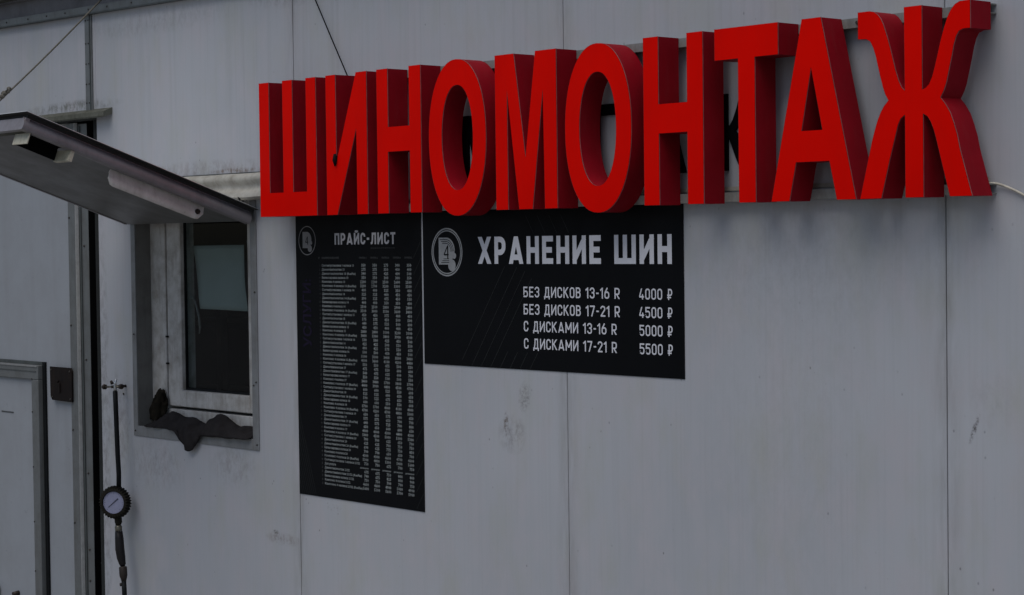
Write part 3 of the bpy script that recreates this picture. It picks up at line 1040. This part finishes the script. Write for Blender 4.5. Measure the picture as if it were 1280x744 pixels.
def glyph(ch, a):
    """centre lines of a narrow grotesque capital: returns width, list of (points, closed)"""
    t, b = 1 - a, a
    if ch == ' ':
        return .30, []
    if ch == '-':
        return .36, [([(.03, .48), (.33, .48)], 0)]
    W_ = {'Х': .74, 'А': .78, 'М': .80, 'Ш': 1.02, 'Д': .74, 'И': .66, 'Й': .66, 'Н': .64, 'Е': .56, 'Л': .66, 'П': .62, 'Т': .60, '1': .34, '₽': .62, 'К': .64, 'Р': .60, 'R': .62, 'К_': .6}
    w = W_.get(ch, .60)
    l, r = a, w - a
    q = .20
    z = []
    def P(*p, c=0):
        z.append((list(p), c))
    def O_(l, r, b, t, q):
        return arc(r - q, t - q, q, q, 0, 90) + arc(l + q, t - q, q, q, 90, 180) + arc(l + q, b + q, q, q, 180, 270) + arc(r - q, b + q, q, q, 270, 360)
    if ch == 'Х':
        P((a * 1.15, 0), (w - a * 1.15, 1)); P((a * 1.15, 1), (w - a * 1.15, 0))
    elif ch in 'РР₽R':
        m = .42
        l2 = l + (.10 if ch == '₽' else 0)
        P((l2, 0), (l2, 1))
        bowl = [(l2, t)] + arc(r - q, t - q, q, q, 90, 0) + arc(r - q, m + q, q, q, 0, -90) + [(l2, m)]
        z.append((bowl, 0))
        if ch == '₽':
            P((0, m), (l2, m)); P((0, .22), (r - .08, .22))
        if ch == 'R':
            P((r - .30, m), (r, 0))
    elif ch == 'А':
        P((a * 1.1, 0), (w / 2, 1)); P((w - a * 1.1, 0), (w / 2, 1)); P((w * .24, .24), (w * .76, .24))
    elif ch == 'Н':
        P((l, 0), (l, 1)); P((r, 0), (r, 1)); P((l, .5), (r, .5))
    elif ch == 'Е':
        P((l, 0), (l, 1)); P((l, t), (w, t)); P((l, b), (w, b)); P((l, .5), (w - .06, .5))
    elif ch in 'ИЙ':
        P((l, 0), (l, 1)); P((r, 0), (r, 1)); P((l, a * 1.4), (r, 1 - a * 1.4))
        if ch == 'Й':
            z.append((arc(w / 2, 1.20, .14, .09, 180, 360), 0))
    elif ch == 'Ш':
        P((l, 0), (l, 1)); P((r, 0), (r, 1)); P((w / 2, 0), (w / 2, 1)); P((l, b), (r, b))
    elif ch == 'П':
        P((l, 0), (l, 1)); P((r, 0), (r, 1)); P((l, t), (r, t))
    elif ch == 'С':
        z.append((arc(r - q, t - q, q, q, 0, 90)[0:1] + [(r, .68)] if False else [(r, .66)] + arc(r - q, t - q, q, q, 0, 90) + arc(l + q, t - q, q, q, 90, 180) + arc(l + q, b + q, q, q, 180, 270) + arc(r - q, b + q, q, q, 270, 360) + [(r, .34)], 0))
    elif ch in 'О0':
        z.append((O_(l, r, b, t, q), 1))
    elif ch == 'Л':
        P((l + .12, t), (r, t)); P((r, 0), (r, 1)); z.append(([(l + .14, 1), (l + .12, .4), (l + .06, .12), (0, a * .7)], 0))
    elif ch == 'Т':
        P((0, t), (w, t)); P((w / 2, 0), (w / 2, t))
    elif ch == 'Б':
        P((l, 0), (l, 1)); P((l, t), (r, t))
        z.append(([(l, .56)] + arc(r - q, .56 - q, q, q, 90, 0) + arc(r - q, b + q, q, q, 0, -90) + [(l, b)], 0))
    elif ch == 'В':
        P((l, 0), (l, 1))
        z.append(([(l, t)] + arc(r - q - .02, t - q, q, q, 90, 0) + arc(r - q - .02, .54 + q * .8, q, q * .8, 0, -90) + [(l, .54)], 0))
        z.append(([(l, .535)] + arc(r - q, .535 - q, q, q, 90, 0) + arc(r - q, b + q, q, q, 0, -90) + [(l, b)], 0))
    elif ch == 'З' or ch == '3':
        z.append(([(l, .72)] + arc(l + q, t - q, q, q, 180, 90) + arc(r - q, t - q, q, q, 90, 0) + arc(r - q * .9, .53 + q * .7, q * .9, q * .7, 0, -90) + [(l + .18, .53)], 0))
        z.append(([(l + .18, .527)] + arc(r - q, .527 - q, q, q, 90, 0) + arc(r - q, b + q, q, q, 0, -90) + arc(l + q, b + q, q, q, 270, 180) + [(l, .28)], 0))
    elif ch == 'Д':
        P((0, b), (w, b)); P((a, -.16), (a, a)); P((w - a, -.16), (w - a, a)); P((w - .16, a), (w - .16, 1)); P((.22, t), (w - .16, t)); z.append(([(.26, 1), (.24, .5), (.14, a)], 0))
    elif ch == 'К':
        P((l, 0), (l, 1)); P((l, .42), (r, 1)); P((l + .16, .56), (r + .02, 0))
    elif ch == 'М':
        P((l, 0), (l, 1)); P((r, 0), (r, 1)); P((l, 1 - a), (w / 2, .28)); P((r, 1 - a), (w / 2, .28))
    elif ch == '1':
        P((w - a * 1.2, 0), (w - a * 1.2, 1)); P((w - a * 1.2, 1 - a), (.0, .74))
    elif ch == '2':
        z.append(([(l, .72)] + arc(l + q, t - q, q, q, 180, 90) + arc(r - q, t - q, q, q, 90, 0) + [(r, .66), (l, b)], 0)); P((l - a * .6, b), (w, b))
    elif ch == '4':
        P((.0, .24), (w, .24)); P((w * .70, 0), (w * .70, .48)); P((w * .52, 1), (a * .7, .26))
    elif ch == '5':
        P((w - .03, t), (l, t)); P((l, 1), (l, .50)); z.append(([(l, .60)] + arc(r - q, .60 - q, q, q, 90, 0) + arc(r - q, b + q, q, q, 0, -90) + arc(l + q, b + q, q, q, 270, 180) + [(l, .26)], 0))
    elif ch == '6':
        z.append((O_(l, r, b, .60, q), 1)); z.append(([(l, .42), (l + .02, .56), (w * .62, 1)], 0))
    elif ch == '7':
        P((0, t), (w, t)); P((r + .02, t), (w * .36, 0))
    return w, z


def strokes(m, pts, closed, hw, y, fx):
    """one stroke as a strip of quads, mitred"""
    n = len(pts)
    if n == 2 and not closed and fx((1, 0))[0] != 1:
        (ax, az), (bx2, bz) = pts
        if abs(bz - az) > .25 and abs(bx2 - ax) > .02:
            k = hw * math.hypot(bx2 - ax, bz - az) / abs(bz - az)
            m.face(m.verts([(fx(q)[0], y, fx(q)[1]) for q in ((ax - k, az), (ax + k, az), (bx2 + k, bz), (bx2 - k, bz))]))
            return
    L_, R_ = [], []
    for i in range(n):
        p = Vector(pts[i])
        prv = Vector(pts[i - 1]) if (i > 0 or closed) else None
        nxt = Vector(pts[(i + 1) % n]) if (i < n - 1 or closed) else None
        e1 = (p - prv).normalized() if prv is not None and (p - prv).length > 1e-7 else None
        e2 = (nxt - p).normalized() if nxt is not None and (nxt - p).length > 1e-7 else None
        if e1 is None: e1 = e2
        if e2 is None: e2 = e1
        n1, n2 = Vector((-e1.y, e1.x)), Vector((-e2.y, e2.x))
        nn = (n1 + n2).normalized()
        k = hw / max(.5, nn.dot(n1))
        L_.append(p + nn * k); R_.append(p - nn * k)
    va = m.verts([(fx(q)[0], y, fx(q)[1]) for q in L_])
    vb = m.verts([(fx(q)[0], y, fx(q)[1]) for q in R_])
    for i in range(n if closed else n - 1):
        j = (i + 1) % n
        m.face([va[i], va[j], vb[j], vb[i]])


def write(m, text, x0, x1, z0, h, t, y, gap=.17, steps=None):
    a = t / 2
    gl = [(ch, *glyph(ch, a)) for ch in text]
    tot = sum(w for _, w, _ in gl) + gap * (len(gl) - 1)
    sx = (x1 - x0) / tot
    x = 0
    yy = y
    for ch, w, zz in gl:
        k = 0
        for pts, cl in zz:
            ox = x
            strokes(m, pts, cl, a, yy - .00006 * k, lambda q, ox=ox: (x0 + (ox + q[0]) * sx, z0 + q[1] * h))
            k += 1
        x += w + gap
    return m


def disc(m, cx, cz, r0, r1, y, n=56):
    vs = []
    for rr in (r0, r1):
        vs.append(m.verts([(cx + rr * math.cos(2 * math.pi * i / n), y, cz + rr * math.sin(2 * math.pi * i / n)) for i in range(n)]) if rr > 0 else None)
    if vs[0] is None:
        m.face(vs[1])
    else:
        for i in range(n):
            j = (i + 1) % n
            m.face([vs[0][i], vs[0][j], vs[1][j], vs[1][i]])


def logo(parent, cx, cz, r, y, mat, dbl):
    m = MB()
    disc(m, cx, cz, r * .94, r, y)
    if dbl:
        disc(m, cx, cz, r * .86, r * .905, y)
    m.build('logo_ring', mat, parent)
    m = MB()
    s = r / .0665
    def dshape(k):
        # D outline shrunk by k
        l, rr, b, t_ = -.035 + k, .034 - k, -.034 + k, .040 - k
        q = max(.006, .036 - k * .8)
        return [(l, b), (rr - .010, b)] + arc(rr - q, b + q + .004, q, q, -60, 0) + arc(rr - q, t_ - q, q, q, 0, 90) + [(l, t_)]
    pts = dshape(0)
    vs = m.verts([(cx + x * s, y, cz + z * s) for x, z in pts])
    m.face(vs)
    # tail of the emblem: two lobes at the lower right
    disc(m, cx + .021 * s, cz - .036 * s, 0, .0160 * s, y - .00005)
    disc(m, cx + .031 * s, cz - .010 * s, 0, .0085 * s, y - .0001)
    o = m.build('logo_emblem', mat, parent)
    m = MB()
    if dbl:
        for k in (.0055, .0105, .0155):
            p = dshape(k)
            p = p[:2] + p[len(p) - 9:]
            strokes(m, [(cx + x * s, cz + z * s) for x, z in ([dshape(k)[-1]] + dshape(k)[-9:-1][::-1])], 0, .0009 * s, y - .0003, lambda q: (q[0], q[1]))
            b_ = -.034 + k
            strokes(m, [(cx + (-.030 + k) * s, cz + b_ * s), (cx + .010 * s, cz + b_ * s)], 0, .0009 * s, y - .0003, lambda q: (q[0], q[1]))
    def four(q):
        return (q[0], q[1])
    f = [(cx + x * s, cz + z * s) for x, z in ((.004, -.018), (.004, .018), (-.012, -.007), (.008, -.007))]
    strokes(m, f[0:2], 0, .0022 * s, y - .0004, four)
    strokes(m, f[1:3], 0, .0016 * s, y - .00045, four)
    strokes(m, f[2:4], 0, .0020 * s, y - .0005, four)
    m.build('logo_lines', M['poster'], parent)


# ------------------------------------------------------------------ tyre storage poster
PY = -.0024
P2 = thing('storage_poster', (-.082, -.001, 1.260), 'wide black poster with tyre storage prices in white, right of the price list', 'poster')
bx('board', M['poster'], P2, -.5815, .420, PY + .0005, -.0008, 1.260, 1.688, 0)
write(MB(), 'ХРАНЕНИЕ ШИН', -.345, .381, 1.5385, .0725, .200, PY, .17).build('heading', M['ink_white'], P2)
rows = [('БЕЗ ДИСКОВ 13-16 R', '4000 ₽', 1.4500), ('БЕЗ ДИСКОВ 17-21 R', '4500 ₽', 1.4045), ('С ДИСКАМИ 13-16 R', '5000 ₽', 1.3600), ('С ДИСКАМИ 17-21 R', '5500 ₽', 1.3145)]
for i, (s, p, z) in enumerate(rows):
    write(MB(), s, -.162, .199 - (.012 if i > 1 else 0), z + .001, .0275, .136, PY, .17).build('price_line', M['ink_white'], P2)
    write(MB(), p, .268, .381, z + .001, .0270, .136, PY, .17).build('price_value', M['ink_white'], P2)
logo(P2, -.4765, 1.5705, .0665, PY, M['ink_logo'], True)
m = MB()
for i in range(8):
    xt, xb = -.2315 + i * .040, -.416 + i * .0395
    zb = 1.277 if i == 0 else 1.262
    zt = [1.531, 1.530, 1.520, 1.50, 1.30, 1.30, 1.30, 1.30][i]
    if i > 3:
        zt = 1.305
    k = (zt - zb) / (1.531 - 1.270)
    xt = xb + (.1845) * k
    strokes(m, [(xb, zb), (xt, zt)], 0, .0006, PY, lambda q: (q[0], q[1]))
for i in range(4):
    xb = -.12 + i * .045
    strokes(m, [(xb, 1.618), (xb - .030, 1.665)], 0, .0005, PY, lambda q: (q[0], q[1]))
m.build('diagonal_lines', M['ink_line'], P2)

# ------------------------------------------------------------------ price list poster
P1 = thing('price_list', (-.890, -.001, .843), 'tall black price list poster with rows of small grey figures beside the window', 'poster')
bx('board', M['poster'], P1, -1.1925, -.5895, PY + .0005, -.0008, .843, 1.686, 0)
write(MB(), 'ПРАЙС-ЛИСТ', -.995, -.705, 1.5945, .0335, .19, PY, .16).build('heading', M['ink_title'], P1)
logo(P1, -1.1335, 1.6075, .0437, PY, M['ink_logo_dim'], False)


def text_mesh(lines, name, mat, parent, sx_default=.62):
    """lines: (text, x, z, height, align, squeeze, rot)"""
    allv, allf = [], []
    for (s, x, z, h, al, sq, rot, wfit) in lines:
        cu = bpy.data.curves.new('t', 'FONT')
        cu.body = s
        cu.size = 1
        cu.resolution_u = 1
        cu.fill_mode = 'FRONT'
        cu.offset = .022
        ob = bpy.data.objects.new('t', cu)
        me = bpy.data.meshes.new_from_object(ob)
        if len(me.vertices):
            mx = [v.co.x for v in me.vertices]
            w = max(mx) - min(mx)
            x_min = min(mx)
            k = wfit / w if wfit else h / .72 * sq
            kz = h / .72
            off = len(allv)
            shift = {'L': 0, 'R': -w * k, 'C': -w * k / 2}[al]
            for v in me.vertices:
                px, pz = (v.co.x - x_min) * k + shift, v.co.y * kz
                if rot:
                    px, pz = -pz, px
                allv.append((x + px, PY, z + pz))
            for p in me.polygons:
                allf.append([off + i for i in p.vertices])
        bpy.data.objects.remove(ob)
        bpy.data.meshes.remove(me)
        bpy.data.curves.remove(cu)
    off = wloc(parent)
    me = bpy.data.meshes.new(name)
    me.from_pydata([(a - off.x, b - off.y, c - off.z) for a, b, c in allv], [], allf)
    me.materials.append(mat)
    o = bpy.data.objects.new(name, me)
    COL.objects.link(o)
    o.parent = parent
    return o


PITCH_Z = (1.534 - .886) / 54
names, nums, vals = [], [], [[] for _ in range(5)]
base = [[350, 350, 275, 300, 350], [275, 275, 350, 400, 400], [340, 275, 425, 400, 500], [350, 350, 300, 300, 350], [2200, 2200, 2500, 2600, 2500], [3200, 2700, 3200, 3300, 3500]]
rows_t = []
for sz in range(13, 21):
    rows_t += [('Снятие/установка 1 колеса %d' % sz, 0, sz), ('Демонтаж/монтаж %d' % sz, 1, sz), ('Демонтаж/монтаж %d (RunFlat)' % sz, 2, sz),
               ('Балансировка колеса %d' % sz, 3, sz), ('Комплекс 4 колеса %d' % sz, 4, sz), ('Комплекс 4 колеса %d (RunFlat)' % sz, 5, sz)]
rows_t += [('Снятие/установка 1 колеса 21/22', 0, 21), ('Доп.услуга', -1, 21), ('Демонтаж/монтаж 21/22', 1, 21), ('Демонтаж/монтаж 21/22 (RunFlat)', 2, 21),
           ('Балансировка колеса 21/22', 3, 21), ('Комплекс 4 колеса 21/22', 4, 21), ('Комплекс 4 колеса 21/22 (RunFlat)', 5, 21)]
WN_ = {0: .158, 1: .112, 2: .166, 3: .130, 4: .114, 5: .168, -1: .055}
# right edges of the five price columns
cols_right = [-.8460, -.7930, -.7400, -.6870, -.6340]
for i, (s, kd, sz) in enumerate(rows_t):
    z = 1.534 - i * PITCH_Z - .0038
    wf = WN_[kd] * (1.10 if (sz == 21 and kd >= 0) else 1)
    names.append((s, -1.0605, z, .0066, 'L', 0, False, wf))
    nums.append((str(i + 1), -1.070, z, .0060, 'R', .55, False, None))
    for c in range(5):
        if kd < 0:
            vals[c].append(('договорная', cols_right[c], z + .001, .0045, 'R', 0, False, .040))
        else:
            vv = base[kd][c] + (sz - 13) * (50 if kd < 4 else 300)
            vals[c].append((str(vv), cols_right[c], z, .0084, 'R', 0, False, .0270 if vv > 999 else .0205))
text_mesh(names, 'service_names', M['ink_table'], P1)
text_mesh(nums, 'row_numbers', M['ink_faint'], P1)
for c in range(5):
    text_mesh(vals[c], 'price_column', M['ink_table'], P1)
hd_ = [('№', -1.072, 1.553, .0055, 'R', .6, False, None), ('НАИМЕНОВАНИЕ', -1.060, 1.553, .0055, 'L', 0, False, .085)]
for c in range(5):
    hd_.append(('ГРУППА %d' % (c + 1), cols_right[c] + .004, 1.553, .0050, 'R', 0, False, .034))
text_mesh(hd_, 'table_header', M['ink_faint'], P1)
text_mesh([('УСЛУГИ:', -1.1185, 1.288, .040, 'L', 0, True, .205)], 'vertical_caption', M['ink_ghost'], P1)
m = MB()
for i in range(12):
    xa = -.820 + i * .0095
    strokes(m, [(xa, 1.5835), (xa + .0065, 1.5835)], 0, .0006, PY, lambda q: (q[0], q[1]))
m.build('heading_rule', M['ink_faint'], P1)
m = MB()
for i in range(14):
    # hairlines leaning left in the lower left margin
    z1 = 1.10 - i * .030
    xa = -1.190
    x1 = min(-1.085, xa + .105)
    z_end = z1 - (x1 - xa) * 3.0
    if z_end < .848:
        x1 = xa + (z1 - .848) / 3.0
        z_end = .848
    if x1 > xa + .004:
        strokes(m, [(xa, z1), (x1, z_end)], 0, .0006, PY, lambda q: (q[0], q[1]))
for i in range(16):
    z1 = 1.60 - i * .047
    strokes(m, [(-.624, z1 - .045), (-.592, z1)], 0, .0006, PY, lambda q: (q[0], q[1]))
m.build('diagonal_lines', M['ink_line'], P1)

# ------------------------------------------------------------------ tyre inflator gauge on its nail
GA = thing('tyre_gauge', (-2.19, -.05, .42), 'black tyre inflator with a round pressure dial hanging by its hose left of the window', 'gauge')
# hose from hook to dial
MB().tube([(-2.188, -.052, 1.108), (-2.1845, -.053, 1.06), (-2.180, -.054, .99), (-2.176, -.054, .90), (-2.174, -.052, .83), (-2.176, -.052, .765)], .0082, 12).build('hose', M['rubber'], GA)
MB().tube([(-2.1905, -.050, 1.140), (-2.189, -.051, 1.122), (-2.188, -.052, 1.106)], [.004, .005, .0065], 10).tube([(-2.178, -.052, 1.150), (-2.186, -.053, 1.131), (-2.181, -.054, 1.112)], .003, 8).build('hose_hook', M['steel'], GA)
# dial, turned towards the camera
gc = Vector((-2.181, -.060, .7335))
nv = Vector((.58, -.80, .03)).normalized()
gx = Vector((0, 0, 1)).cross(nv).normalized()
gz = nv.cross(gx)
GSC = 1.27


def gp(a, b, c):
    return gc + gx * a + gz * b + nv * c


def gs(a, b, c):
    return gp(a * GSC, b * GSC, c * GSC)


def lathe(m, prof, n=48, tooth=None):
    rg = []
    for r, h in prof:
        r, h = r * GSC, h * GSC
        row = []
        for i in range(n):
            a = 2 * math.pi * i / n
            rr = r
            if tooth and r > tooth[0]:
                rr = r * (1 + (tooth[1] if i % 2 else 0))
            row.append(m.bm.verts.new(gp(rr * math.cos(a), rr * math.sin(a), h)))
        rg.append(row)
    for A, B in zip(rg, rg[1:]):
        for i in range(n):
            m.face([A[i], A[(i + 1) % n], B[(i + 1) % n], B[i]])
    m.face(rg[0]); m.face(rg[-1][::-1])
    return m


lathe(MB(), [(.034, -.010), (.0365, -.008), (.0385, -.002), (.0395, .006), (.0385, .014), (.0355, .020), (.0305, .021), (.0295, .0165)], 66, (.044, .13)).build('rubber_boot', M['rubber_boot'], GA)
m = MB()
vs = m.verts([gs(.0292 * math.cos(2 * math.pi * i / 48), .0292 * math.sin(2 * math.pi * i / 48), .0172) for i in range(48)])
m.face(vs)
dial = m.build('dial', M['dial'], GA)
m = MB()
for i in range(25):
    a = R(225 - i * 270 / 24)
    r1 = .0270
    r0 = .0235 if i % 4 == 0 else .0252
    w_ = .0004
    tx = Vector((-math.sin(a), math.cos(a)))
    c0, c1 = Vector((math.cos(a), math.sin(a))) * r0, Vector((math.cos(a), math.sin(a))) * r1
    vs = m.verts([gs(*(c0 - tx * w_), .0175), gs(*(c1 - tx * w_), .0175), gs(*(c1 + tx * w_), .0175), gs(*(c0 + tx * w_), .0175)])
    m.face(vs)
m.build('scale_marks', M['needle'], dial)
m = MB()
a = R(40)
u, w_ = Vector((math.cos(a), math.sin(a))), Vector((-math.sin(a), math.cos(a)))
pts = [u * .017 + w_ * .0014, u * .017 - w_ * .0014, -u * .020 - w_ * .0004, -u * .020 + w_ * .0004]
A = m.verts([gs(p.x, p.y, .0178) for p in pts]); B = m.verts([gs(p.x, p.y, .0186) for p in pts])
for i in range(4):
    m.face([A[i], A[(i + 1) % 4], B[(i + 1) % 4], B[i]])
m.face(A); m.face(B)
m.build('needle', M['needle'], dial)
# neck, ring, grip, coupling, lower hose
MB().tube([(-2.186, -.052, .700), (-2.184, -.052, .680), (-2.182, -.052, .664), (-2.184, -.052, .655)], [.010, .0125, .0125, .009], 14).build('neck', M['rubber_boot'], GA)
MB().tube([(-2.184, -.052, .6555), (-2.183, -.052, .648), (-2.182, -.052, .640), (-2.181, -.052, .634)], [.009, .0125, .0115, .012], 14).build('brass_collar', M['brass'], GA)
MB().tube([(-2.181, -.052, .6335), (-2.177, -.053, .610), (-2.171, -.055, .575), (-2.165, -.054, .545), (-2.160, -.052, .524), (-2.158, -.052, .517)], [.0125, .0145, .0155, .0145, .011, .0075], 14).build('grip', M['handle'], GA)
MB().tube([(-2.158, -.052, .5165), (-2.1575, -.052, .513), (-2.1555, -.052, .486), (-2.154, -.052, .478), (-2.1535, -.052, .468)], [.0115, .0135, .0135, .011, .0085], 12).build('coupling', M['rust'], GA)
MB().tube([(-2.166, -.056, .458), (-2.161, -.058, .452)], [.005, .005], 8).build('hose_clip', M['rust'], GA)
MB().tube([(-2.1535, -.052, .4675), (-2.151, -.052, .43), (-2.147, -.054, .36), (-2.142, -.058, .28), (-2.135, -.066, .20), (-2.12, -.085, .12), (-2.09, -.12, .05), (-2.04, -.16, .012), (-1.96, -.19, .010), (-1.85, -.18, .010)], .0082, 12).build('lower_hose', M['rubber'], GA)
# the peg it hangs on
PG = thing('wall_peg', (-2.205, -.0005, 1.12), 'small metal cross peg on the wall holding the gauge hose', 'peg')
MB().tube([(-2.262, -.050, 1.119), (-2.152, -.050, 1.125)], .0032, 8).build('cross_bar', M['brass'], PG)
for x, z in ((-2.262, 1.119), (-2.152, 1.125)):
    MB().tube([(x - .006, -.050, z), (x - .004, -.050, z), (x + .004, -.050, z), (x + .006, -.050, z)], [.005, .009, .009, .005], 12).build('end_knob', M['rust'], PG)
MB().tube([(-2.205, -.0005, 1.122), (-2.205, -.056, 1.122)], .005, 10).build('stem', M['rust'], PG)
MB().tube([(-2.206, -.052, 1.132), (-2.212, -.054, 1.142)], [.006, .004], 8).build('stop_screw', M['rust'], PG)
MB().tube([(-2.2205, -.003, 1.094), (-2.2205, -.0005, 1.094)], [.0035, .004], 8).build('wall_screw', M['screw'], PG)

# ------------------------------------------------------------------ cables and rope
def smooth_path(p, n=8):
    out = []
    P = [Vector(q) for q in p]
    for i in range(len(P) - 1):
        a, b, c, d = P[max(i - 1, 0)], P[i], P[i + 1], P[min(i + 2, len(P) - 1)]
        for k in range(n):
            t = k / n
            out.append(.5 * ((2 * b) + (c - a) * t + (2 * a - 5 * b + 4 * c - d) * t * t + (3 * b - a - 3 * c + d) * t ** 3))
    out.append(P[-1])
    return out


cw = MB().tube(smooth_path([(1.285, -.010, 1.704), (1.306, -.014, 1.7065), (1.325, -.009, 1.7045), (1.352, -.006, 1.695), (1.385, -.005, 1.680), (1.43, -.005, 1.655), (1.52, -.005, 1.60), (1.66, -.005, 1.54), (1.9, -.005, 1.50), (2.37, -.005, 1.49)]), .0027, 8)
tag(cw.build('white_cable', M['cable']), 'thin dirty white cable leaving the last red letter along the wall to the right', 'cable')
bw = MB().tube(smooth_path([(-1.110, -.010, 2.387), (-1.061, -.011, 2.318), (-.979, -.016, 2.201), (-.897, -.021, 2.085), (-.860, -.024, 2.03)]), .0019, 8)
tag(bw.build('black_wire', M['wire']), 'thin black wire running down the wall to the top of the letter И', 'wire')
RP = thing('rope', (-2.20, -.36, 2.18), 'old rope with a knot running from the roof edge down to the lifted shutter', 'rope')
ra, rb = Vector((-2.262, -.030, 2.440)), Vector((-2.158, -.640, 1.925))
pts = []
for i in range(25):
    t = i / 24
    p = ra.lerp(rb, t)
    p.z -= .010 * math.sin(math.pi * t)
    pts.append(p)
MB().tube(pts, .0032, 8).build('line', M['rope'], RP)


def unproj_on_x(px, py, X):
    pass


kn = MB()
kp = ra.lerp(rb, .66)
for i in range(9):
    q = kp + (rb - ra).normalized() * (i - 4) * .0055 + Vector((random.uniform(-.003, .003), random.uniform(-.003, .003), random.uniform(-.004, .002)))
    b = bmesh.new()
    bmesh.ops.create_icosphere(b, subdivisions=2, radius=random.uniform(.0055, .0085))
    for v in b.verts:
        v.co *= random.uniform(.85, 1.15)
    kn.add(b, Matrix.Translation(q))
kn.tube([kp, kp + Vector((.030, -.004, .012)), kp + Vector((.038, -.004, .004))], .0028, 6)
kn.build('knot', M['rope'], RP)
